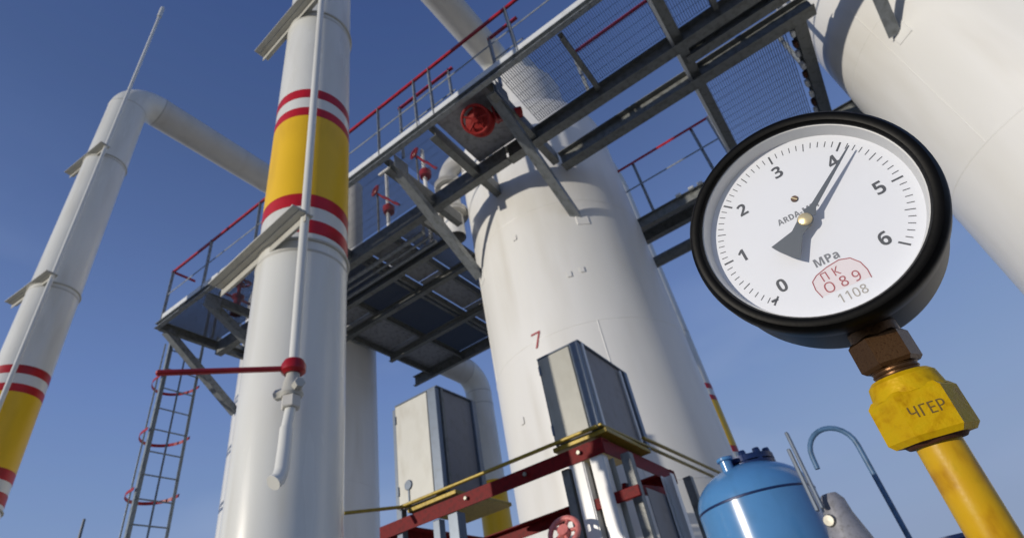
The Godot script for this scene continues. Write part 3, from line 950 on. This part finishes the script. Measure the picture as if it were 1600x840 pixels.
func cabinet(x0: float, x1: float, y0: float, y1: float, z0: float, z1: float, face: Material, label: String, second: bool) -> void:
	var t := thing("instrument_cabinet", label, "cabinet", Vector3((x0 + x1) / 2, y0, (z0 + z1) / 2), "instrument cabinets on the red frame")
	var w := x1 - x0
	var h := y1 - y0
	var d := absf(z1 - z0)
	var st := begin()
	bx(st, Vector3(0, h / 2, 0), Vector3(w - 0.03, h - 0.012, d - 0.02), 0.006)
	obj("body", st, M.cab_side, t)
	st = begin()
	bx(st, Vector3(-w * 0.11, h / 2, d / 2), Vector3(w * 0.76, h - 0.03, 0.016), 0.004)
	var door := obj("door", st, face, t)
	if not second:
		st = begin()
		lathe(st, [Vector2(0, 0), Vector2(0.035, 0), Vector2(0.04, 0.006), Vector2(0.035, 0.012), Vector2(0, 0.012)], along(Vector3(-w * 0.26, 0.16, d / 2 + 0.008), Vector3(0, 0, 1)), 24)
		bx(st, Vector3(-w * 0.26, 0.09, d / 2 + 0.011), Vector3(0.016, 0.10, 0.010), 0.003)
		obj("handle_shadow", st, M.cab_edge, door)  # a lollipop-shaped cast shadow, built as a raised grey part
	for y in [0.16, 0.84]:
		st = begin()
		tube(st, [Vector3(-w * 0.485, h * y - 0.035, d / 2 + 0.012), Vector3(-w * 0.485, h * y + 0.035, d / 2 + 0.012)], 0.008, 10)
		obj("hinge", st, M.cab_edge, door)
	# corner channel on the right of the door, rims at the top and rear
	st = begin()
	bx(st, Vector3(w * 0.39, h / 2, d / 2 - 0.012), Vector3(w * 0.2, h - 0.01, 0.05), 0.005)
	obj("corner_post", st, M.cab_edge, t)
	st = begin()
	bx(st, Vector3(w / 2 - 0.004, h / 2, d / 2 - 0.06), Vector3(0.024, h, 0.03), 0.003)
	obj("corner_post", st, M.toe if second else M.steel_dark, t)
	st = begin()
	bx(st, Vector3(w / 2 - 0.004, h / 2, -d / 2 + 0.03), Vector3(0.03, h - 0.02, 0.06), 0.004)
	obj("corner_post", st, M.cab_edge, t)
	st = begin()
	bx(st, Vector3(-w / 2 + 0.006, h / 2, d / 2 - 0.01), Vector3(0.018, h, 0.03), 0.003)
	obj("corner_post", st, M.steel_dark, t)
	st = begin()
	bx(st, Vector3(0, h - 0.004, 0), Vector3(w + 0.012, 0.014, d + 0.012), 0.004)
	obj("lid", st, M.cab_edge, t)
	if second:
		st = begin()
		bx(st, Vector3(w / 2 + 0.004, h / 2, -d / 2 + 0.14), Vector3(0.014, h - 0.06, 0.024), 0.003)
		obj("door_edge", st, M.toe, t)

# ------------------------------------------------------------------ things at the lower right
func blue_vessel() -> void:
	var t := thing("blue_vessel", "glossy blue domed vessel with a bolted top flange beside the middle tower's foot", "vessel", Vector3(-0.555, 0.06, -2.84))
	var R := 0.255
	var st := begin()
	lathe(st, [Vector2(0, 0.35), Vector2(R * 0.7, 0.4), Vector2(R, 0.55), Vector2(R, 2.180)], up_at(Vector3.ZERO), 64)
	obj("shell", st, M.blue, t)
	st = begin()
	var pr := []
	for k in 12:
		var a := deg_to_rad(66.0) * k / 11.0
		pr.append(Vector2(R * cos(a), 2.180 + 0.165 * sin(a)))
	lathe(st, pr, up_at(Vector3.ZERO), 64)
	obj("domed_head", st, M.blue, t)
	st = begin()
	lathe(st, seam_prof(R, 2.175, 0.0045), up_at(Vector3.ZERO), 64)
	obj("weld_seam", st, M.blue_dark, t)
	st = begin()
	lathe(st, [Vector2(0.085, 2.320), Vector2(0.085, 2.350), Vector2(0.118, 2.350), Vector2(0.120, 2.355), Vector2(0.120, 2.380), Vector2(0.085, 2.380)], up_at(Vector3.ZERO), 40)
	lathe(st, [Vector2(0.120, 2.386), Vector2(0.120, 2.410), Vector2(0.0, 2.410)], up_at(Vector3.ZERO), 40)
	var fl := obj("top_flange", st, M.blue_dark, t)
	fl.position = Vector3(0.03, -0.045, -0.02)
	for k in 10:
		st = begin()
		var a := TAU * (k + 0.3) / 10
		hexnut(st, Vector3(cos(a) * 0.104, 2.330, sin(a) * 0.104), Vector3.UP, 0.10, 0.030)
		obj("bolt", st, M.blue_dark, fl)
	st = begin()
	tube(st, [Vector3(-0.03, 2.29, 0.135), Vector3(-0.03, 2.36, 0.14)], 0.026, 18)
	lathe(st, ring_prof(0.0, 0.036, 0.085, 0.10, 0.003), up_at(Vector3(-0.03, 2.265, 0.14)), 18)
	obj("side_nozzle", st, M.blue, t)
	for k in 3:
		st = begin()
		var a := TAU * k / 3 + 0.5
		bx(st, Vector3(cos(a) * (R - 0.03), 0.25, sin(a) * (R - 0.03)), Vector3(0.07, 0.62, 0.07), 0.005)
		obj("leg", st, M.blue, t)

func lever_valve() -> void:
	var t := thing("lever_valve", "grey valve with an upright flat lever next to the blue vessel", "valve", Vector3(-0.23, 0, -2.53))
	var o := -t.position
	var st := begin()
	bar(st, o + Vector3(-0.268, 2.085, -2.47), o + Vector3(-0.268, 2.375, -2.47), 0.032, 0.012, 0.003)
	bar(st, o + Vector3(-0.290, 2.085, -2.49), o + Vector3(-0.290, 2.32, -2.49), 0.022, 0.014, 0.003)
	obj("lever", st, M.cab_edge, t)
	st = begin()
	lathe(st, [Vector2(0, 0.06), Vector2(0.028, 0.056), Vector2(0.045, 0.03), Vector2(0.05, -0.02), Vector2(0.07, -0.10), Vector2(0.095, -0.22), Vector2(0.1, -0.5), Vector2(0, -0.5)], up_at(Vector3(-0.005, 2.08, -0.01)), 32)
	obj("body", st, M.valve_grey, t)
	st = begin()
	lathe(st, [Vector2(0, 0), Vector2(0.018, 0), Vector2(0.022, 0.008), Vector2(0.018, 0.02), Vector2(0, 0.022)], along(Vector3(-0.035, 2.045, 0.035), Vector3(-0.2, 0, 1)), 20)
	obj("pivot_bolt", st, M.bolt, t)
	st = begin()
	tube(st, [Vector3(-0.015, 1.6, -0.01), Vector3(-0.015, 0.0, -0.01)], 0.05, 20)
	obj("pipe", st, M.cab_grey, t)

func hook_pipe() -> void:
	var t := thing("gooseneck_vent", "thin blue-grey gooseneck vent pipe bent over at its top", "pipe", Vector3(-0.085, 0.035, -3.56))
	var st := begin()
	var pts := [Vector3(0, -0.035, 0), Vector3(0, 2.46, 0)]
	var c := Vector3(-0.115, 2.46, 0.02)
	for k in range(1, 13):
		var a := PI * k / 12.0
		pts.append(c + Vector3(0.115 * cos(a), 0.125 * sin(a), -0.02 * cos(a)))
	pts.append(Vector3(-0.232, 2.40, 0.042))
	tube(st, pts, 0.0135, 16)
	obj("pipe", st, M.blue_pipe, t)
	var h := thing("red_handwheel_valve", "valve with a red handwheel coloured in its sunlit pink at the foot of the cabinet frame", "valve", Vector3(-1.77, 0, -3.20))
	st = begin()
	tube(st, [Vector3(0.05, 0.0, -0.05), Vector3(0.05, 2.40, -0.05)], 0.035, 16)
	obj("stem", st, M.white, h)
	handwheel(h, Vector3(0.05, 2.47, 0.02), Vector3(0.15, 0.45, 0.9), 0.09, 0.016, M.sunlit_red)

func blue_pipe() -> void:
	var t := thing("blue_flanged_pipe", "dark blue flanged pipe end low beside the yellow gauge pipe", "pipe", Vector3(0.105, 0, -6.0))
	var st := begin()
	tube(st, [Vector3(0, 0, 0), Vector3(0, 2.12, 0)], 0.09, 28)
	obj("pipe", st, M.blue_dark, t)
	st = begin()
	lathe(st, ring_prof(0.0, 0.17, 2.12, 2.15, 0.004), up_at(Vector3.ZERO), 36)
	lathe(st, ring_prof(0.0, 0.17, 2.157, 2.19, 0.004), up_at(Vector3.ZERO), 36)
	obj("flange", st, M.blue_dark, t)

func mast() -> void:
	var t := thing("antenna_mast", "thin dark antenna mast rising far behind the ladder", "mast", Vector3(-21.5, 0, -8.33))
	var st := begin()
	tube(st, [Vector3(0, 0, 0), Vector3(0, 6.5, 0), Vector3(0, 8.75, 0)], 0.09, 12, true, 0.04)
	obj("pole", st, M.steel_dark, t)
	st = begin()
	lathe(st, ring_prof(0, 0.25, 0, 0.05, 0.01), up_at(Vector3.ZERO), 20)
	obj("base_plate", st, M.steel_dark, t)

# ------------------------------------------------------------------ the pressure gauge in front
func gauge() -> void:
	var c := Vector3(0.0359, 1.9578, -0.4285)
	var n := Vector3(-0.0736, -0.1296, 0.9888).normalized()
	var y := Vector3(0.028, 0.9909, 0.1319)
	var x := y.cross(n).normalized()
	y = n.cross(x).normalized()
	var B := Basis(x, y, n)
	var t := thing("pressure_gauge", "round black pressure gauge with a white 0 to 6 MPa dial on a brass fitting", "pressure gauge", c)
	t.basis = B
	var F := Transform3D(Basis(Vector3(1, 0, 0), Vector3(0, 0, 1), Vector3(0, -1, 0)), Vector3.ZERO)   # y of the lathe = out of the dial
	var st := begin()
	lathe(st, [Vector2(0, -0.082), Vector2(0.074, -0.082), Vector2(0.081, -0.079), Vector2(0.0855, -0.072), Vector2(0.0868, -0.062), Vector2(0.0865, -0.008), Vector2(0.0865, -0.004)], F, 96)
	obj("case", st, M.black, t)
	st = begin()
	lathe(st, [Vector2(0.0860, -0.007), Vector2(0.0884, -0.006), Vector2(0.0895, -0.003), Vector2(0.0895, 0.009), Vector2(0.0884, 0.0145), Vector2(0.0858, 0.0178), Vector2(0.0828, 0.0185), Vector2(0.0798, 0.0175), Vector2(0.0782, 0.0150), Vector2(0.0780, 0.0125)], F, 96)
	obj("bezel", st, M.black, t)
	st = begin()
	lathe(st, [Vector2(0.0790, 0.0130), Vector2(0.0772, 0.0126), Vector2(0.0752, 0.0005), Vector2(0.0752, -0.002)], F, 96)
	obj("inner_ring", st, M.inner, t)
	st = begin()
	lathe(st, [Vector2(0.079, -0.0015), Vector2(0.079, 0.0), Vector2(0.0, 0.0)], F, 96)
	var dial := obj("dial", st, M.dial, t)
	# scale marks
	st = begin()
	for k in 61:
		var a := deg_to_rad(-135.0 + 4.5 * k)
		var l := 0.0047
		var w := 0.0006
		var r1 := 0.0694
		if k % 10 == 0:
			l = 0.0078
			w = 0.0014
			r1 = 0.0694
		elif k % 5 == 0:
			l = 0.0066
			w = 0.0007
		box(st, Transform3D(Basis(Vector3(0, 0, 1), -a), Vector3(sin(a) * (r1 - l / 2), cos(a) * (r1 - l / 2), 0.00012)), Vector3(w, l, 0.00016), 0.0)
	var sm := obj("scale_marks", st, M.ink, dial)
	sm.set_meta("kind", "stuff")
	for k in 7:
		var a := deg_to_rad(-135.0 + 45.0 * k)
		text("numeral", str(k), Transform3D(Basis(Vector3(0, 0, 1), 0.05), Vector3(sin(a) * 0.0530, cos(a) * 0.0525, 0.0002)), 0.0104, M.ink, dial, 0.0002, 700)
	text("unit_lettering", "MPa", Transform3D(Basis.IDENTITY, Vector3(-0.0015, -0.0325, 0.0002)), 0.0066, M.ink_soft, dial, 0.0002, 600)
	text("dial_lettering", "ARDA-MET", Transform3D(Basis.IDENTITY, Vector3(-0.002, 0.0112, 0.0002)), 0.0048, M.ink_soft, dial, 0.0002, 600)
	# zero pin beneath the 0
	st = begin()
	bx(st, Vector3(-0.0472, -0.0455, 0.0006), Vector3(0.005, 0.0016, 0.0012), 0.0003)
	obj("stop_pin", st, M.ink, dial)
	# inspection stamp: an arched outline with red figures and a grey number under them
	st = begin()
	var op := [Vector2(-0.0165, -0.0585), Vector2(-0.0182, -0.051), Vector2(-0.0175, -0.0445), Vector2(-0.0130, -0.0412), Vector2(-0.004, -0.0385), Vector2(0.0055, -0.0372), Vector2(0.0125, -0.0395), Vector2(0.0168, -0.0455), Vector2(0.0182, -0.0525), Vector2(0.0178, -0.0590)]
	for i in op.size() - 1:
		bar(st, Vector3(op[i].x, op[i].y, 0.0002), Vector3(op[i + 1].x, op[i + 1].y, 0.0002), 0.0007, 0.0002, 0.0, Vector3(0, 0, 1))
	var so := obj("stamp_outline", st, M.stamp_red, dial)
	so.set_meta("label", "dark red arched inspection stamp on the dial")
	st = begin()
	var wash := PackedVector2Array()
	for v in op:
		wash.append(v * 0.97 + Vector2(0, -0.0012))
	extrude(st, wash, Vector3(0, 0, 0.00004), Vector3(0, 0, 0.00010), Vector3.UP)
	obj("stamp_wash", st, M.stamp_pink, dial)
	text("stamp_figures", "П К", Transform3D(Basis(Vector3(0, 0, 1), 0.05), Vector3(-0.0045, -0.0445, 0.0002)), 0.0066, M.stamp_red, dial)
	text("stamp_figures", "О 8 9", Transform3D(Basis(Vector3(0, 0, 1), 0.0), Vector3(0.000, -0.0535, 0.0002)), 0.0080, M.stamp_red, dial)
	text("stamp_number", "1108", Transform3D(Basis.IDENTITY, Vector3(0.002, -0.0645, 0.0002)), 0.0068, M.stamp_grey, dial)
	# small slotted screw
	st = begin()
	lathe(st, [Vector2(0.0027, 0.0), Vector2(0.0027, 0.0009), Vector2(0.0022, 0.0013), Vector2(0, 0.0013)], Transform3D(F.basis, Vector3(0.0009, 0.0238, 0)), 24)
	var sc := obj("screw", st, M.bronze, dial)
	st = begin()
	box(st, Transform3D(Basis(Vector3(0, 0, 1), 0.7), Vector3(0.0009, 0.0238, 0.00135)), Vector3(0.0009, 0.0048, 0.0003), 0.0)
	obj("slot", st, M.hub, sc)
	# needle: long tapered blade, round boss, flared tail
	st = begin()
	var nd := Vector2(sin(deg_to_rad(53.2)), cos(deg_to_rad(53.2)))
	var sd := Vector2(nd.y, -nd.x)
	var sec := PackedVector2Array()
	var L := [[0.0645, 0.0004], [0.040, 0.0012], [0.012, 0.0021], [0.0065, 0.0050]]
	for v in L:
		sec.append(nd * v[0] + sd * v[1])
	for k in 7:
		var a := lerpf(0.6, 2.2, k / 6.0)
		sec.append(nd * 0.0058 * cos(a) + sd * 0.0058 * sin(a))
	sec.append(nd * -0.012 + sd * 0.0042)
	for k in 7:
		var u := lerpf(0.0118, -0.0118, k / 6.0)
		sec.append(nd * -(0.0305 - 9.0 * u * u) + sd * u)
	sec.append(nd * -0.012 - sd * 0.0042)
	for k in 7:
		var a := lerpf(2.2, 0.6, k / 6.0)
		sec.append(nd * 0.0058 * cos(a) - sd * 0.0058 * sin(a))
	for i in range(L.size() - 1, -1, -1):
		sec.append(nd * L[i][0] - sd * L[i][1])
	extrude(st, sec, Vector3(0, 0, 0.0078), Vector3(0, 0, 0.0088), Vector3.UP)
	var ne := obj("needle", st, M.needle, t)
	st = begin()
	lathe(st, [Vector2(0.0032, 0.0), Vector2(0.0032, 0.0088), Vector2(0.0052, 0.0089), Vector2(0.0052, 0.0098), Vector2(0.0044, 0.0108), Vector2(0.0022, 0.0114), Vector2(0, 0.0115)], F, 32)
	obj("hub", st, M.hub, ne)
	# glass
	st = begin()
	lathe(st, [Vector2(0.0782, 0.0142), Vector2(0.0, 0.0142)], F, 64)
	obj("glass", st, M.glass, t)
	# stem with brass hexagon
	var s0 := Vector3(0, 0, -0.032)
	st = begin()
	tube(st, [s0 + Vector3(0, -0.078, 0), s0 + Vector3(0, -0.1, 0)], 0.017, 24)
	hexnut(st, s0 + Vector3(0, -0.092, 0), Vector3(0, -1, 0), 0.024, 0.036, 0.32, 0.10)
	obj("hexagon_fitting", st, M.bronze, t)
	st = begin()
	tube(st, [s0 + Vector3(0, -0.114, 0), s0 + Vector3(0, -0.128, 0)], 0.0150, 28)
	for k in 4:
		torus(st, up_at(s0 + Vector3(0, -0.1165 - k * 0.003, 0)), 0.0148, 0.0009, 28)
	obj("thread", st, M.bronze, t)
	# yellow union nut and pipe, a thing of its own: the gauge screws into it
	var base := c + B * s0
	var dn := -y
	var q := thing("gauge_pipe", "chipped yellow pipe and hexagonal union nut carrying the pressure gauge", "pipe", base + dn * 0.127)
	q.basis = B
	st = begin()
	lathe(st, [Vector2(0.0, 0.004), Vector2(0.0190, 0.004), Vector2(0.0222, 0.001), Vector2(0.0238, -0.008), Vector2(0.0244, -0.0105)], up_at(Vector3.ZERO), 40)
	var nut := obj("union_nut", st, M.nut_yellow, q)
	st = begin()
	hexnut(st, Vector3(0, -0.008, 0), Vector3(0, -1, 0), 0.0335, 0.0498, 0.33, 0.11)
	obj("hexagon", st, M.nut_yellow, nut)
	st = begin()
	lathe(st, [Vector2(0.0208, -0.0410), Vector2(0.0180, -0.0440), Vector2(0.0130, -0.0440)], up_at(Vector3.ZERO), 40)
	obj("nut_rim", st, M.rust, nut)
	# lettering punched on the flat that faces the camera
	var best := -2.0
	var fn := Vector3.ZERO
	var fr := frame_of(Vector3(0, -1, 0))
	for k in 6:
		var a := 0.33 + TAU * (k + 0.5) / 6
		var o2 := fr.x * cos(a) + fr.y * sin(a)
		var sc2 := (B * o2).dot((Vector3(-0.12, 1.7, 0) - q.position).normalized())
		if sc2 > best:
			best = sc2
			fn = o2
	text("lettering", "ЧГЕР", Transform3D(frame_of(fn), Vector3(0, -0.0240, 0) + fn * 0.0250), 0.0074, M.punched, nut, 0.0004)
	st = begin()
	var g0 := Vector3(0, -0.038, 0)
	tube(st, [g0, Vector3(0, -0.20, 0), Vector3(0, -0.60, 0)], 0.0143, 40)
	tube(st, [Vector3(0, -0.60, 0), Vector3(0.01, -1.66, -0.2)], 0.0143, 24)
	obj("pipe", st, M.pipe_yellow, q)
	st = begin()
	var bp := Vector3(-0.004, -0.1335, 0.0140)
	lathe(st, [Vector2(0, 0.012), Vector2(0.0075, 0.012), Vector2(0.0098, 0.009), Vector2(0.0115, 0.0), Vector2(0.0135, -0.006)], along(bp, Vector3(-0.1, 0.2, 1)), 28)
	obj("welded_boss", st, M.pipe_yellow, q)

func ground() -> void:
	var st := begin()
	var N := 24
	var S := 2000.0
	for i in N:
		for j in N:
			var f := func(k: int) -> float: return signf(k - N / 2.0) * pow(absf(k - N / 2.0) / (N / 2.0), 3.0) * S
			var x0: float = f.call(i)
			var x1: float = f.call(i + 1)
			var z0: float = f.call(j)
			var z1: float = f.call(j + 1)
			quad(st, Vector3(x0, 0, z0), Vector3(x1, 0, z0), Vector3(x1, 0, z1), Vector3(x0, 0, z1), Vector3.UP)
	var g := obj("ground", st, M.ground, self)
	g.set_meta("kind", "structure")
	st = begin()
	bx(st, Vector3(-2.6, -0.06, -6.4), Vector3(16.5, 0.2, 4.6), 0.02)
	var p := obj("concrete_pad", st, M.concrete, self)
	p.set_meta("kind", "structure")

func _ready() -> void:
	# ---- camera
	var cam := Camera3D.new()
	cam.name = "camera"
	add_child(cam)
	cam.transform = Transform3D(Basis(Vector3(0.80359551, -0.16593147, -0.57157765), Vector3(0.46253099, 0.77849047, 0.4242849), Vector3(0.37456553, -0.60532581, 0.70233989)), Vector3(0, 1.7, 0))
	cam.fov = 50.628
	cam.near = 0.05
	cam.far = 6000.0
	cam.current = true
	var lens := CameraAttributesPhysical.new()
	lens.frustum_focal_length = 25.37
	lens.frustum_near = 0.05
	lens.frustum_far = 6000.0
	lens.frustum_focus_distance = 0.47
	lens.exposure_aperture = 16.0
	cam.attributes = lens
	cam.fov = 50.628
	# ---- sky
	var we := WorldEnvironment.new()
	we.name = "environment"
	var env := Environment.new()
	env.background_mode = Environment.BG_SKY
	var sky := Sky.new()
	var sm := PanoramaSkyMaterial.new()
	sm.panorama = sky_tex()
	sky.sky_material = sm
	env.sky = sky
	env.tonemap_mode = Environment.TONE_MAPPER_LINEAR
	env.tonemap_exposure = 1.0
	env.sdfgi_enabled = true
	env.ssao_enabled = true
	env.ssil_enabled = true
	we.environment = env
	add_child(we)
	# ---- low sun over the photographer's left shoulder
	var sun := DirectionalLight3D.new()
	sun.name = "sun"
	add_child(sun)
	var az := deg_to_rad(205.5)
	var el := deg_to_rad(8.0)
	sun.look_at_from_position(Vector3(sin(az) * cos(el), sin(el), -cos(az) * cos(el)) * 50.0, Vector3.ZERO)
	sun.light_color = Color(1.0, 0.965, 0.91)
	sun.light_energy = 0.95
	sun.light_angular_distance = 0.8
	sun.shadow_enabled = true

	rng.seed = 7
	materials()
	ground()
	tower(-2.57, "tall white tower in the middle with a small red 7 on its shell", 1)
	tower(-8.3, "white tower half hidden behind the front banded stack", 0)
	tower(3.02, "huge white tower filling the upper right corner behind the gauge", 2)
	stack(-2.66, -1.95, 12.12, -6.42, "white pipe stack nearest the camera with yellow and red bands and a red-handled drain valve", Vector3(0.40, 0, 0.305), 12.9, 3.2, true)
	stack(-8.33, -2.08, 11.98, -6.42, "white banded pipe stack at the far left bending over at its top", Vector3(0.42, 0, 0.20), 14.15, 0.3, false)
	stack(-2.38, -11.0, 12.12, -6.42, "distant white stack with a yellow band showing past the middle tower's right edge", Vector3.ZERO, 0, 0, false)
	stack(-6.93, -10.09, 8.03, -5.6, "distant rounded-top white pipe with a yellow band behind the left cabinet", Vector3.ZERO, 0, 0, false, 4.60)
	walkway()
	ladder()
	valves()
	cabinet_frame()
	cabinet(-3.205, -2.735, 3.047, 3.92, -3.38, -3.90, M.cream, "left instrument cabinet with a sunlit cream door and a small round shadow modelled on it", false)
	cabinet(-1.752, -1.40, 3.041, 3.715, -3.38, -4.19, M.cab_grey, "right instrument cabinet with a plain grey door in front of the middle tower", true)
	blue_vessel()
	lever_valve()
	hook_pipe()
	blue_pipe()
	mast()
	gauge()
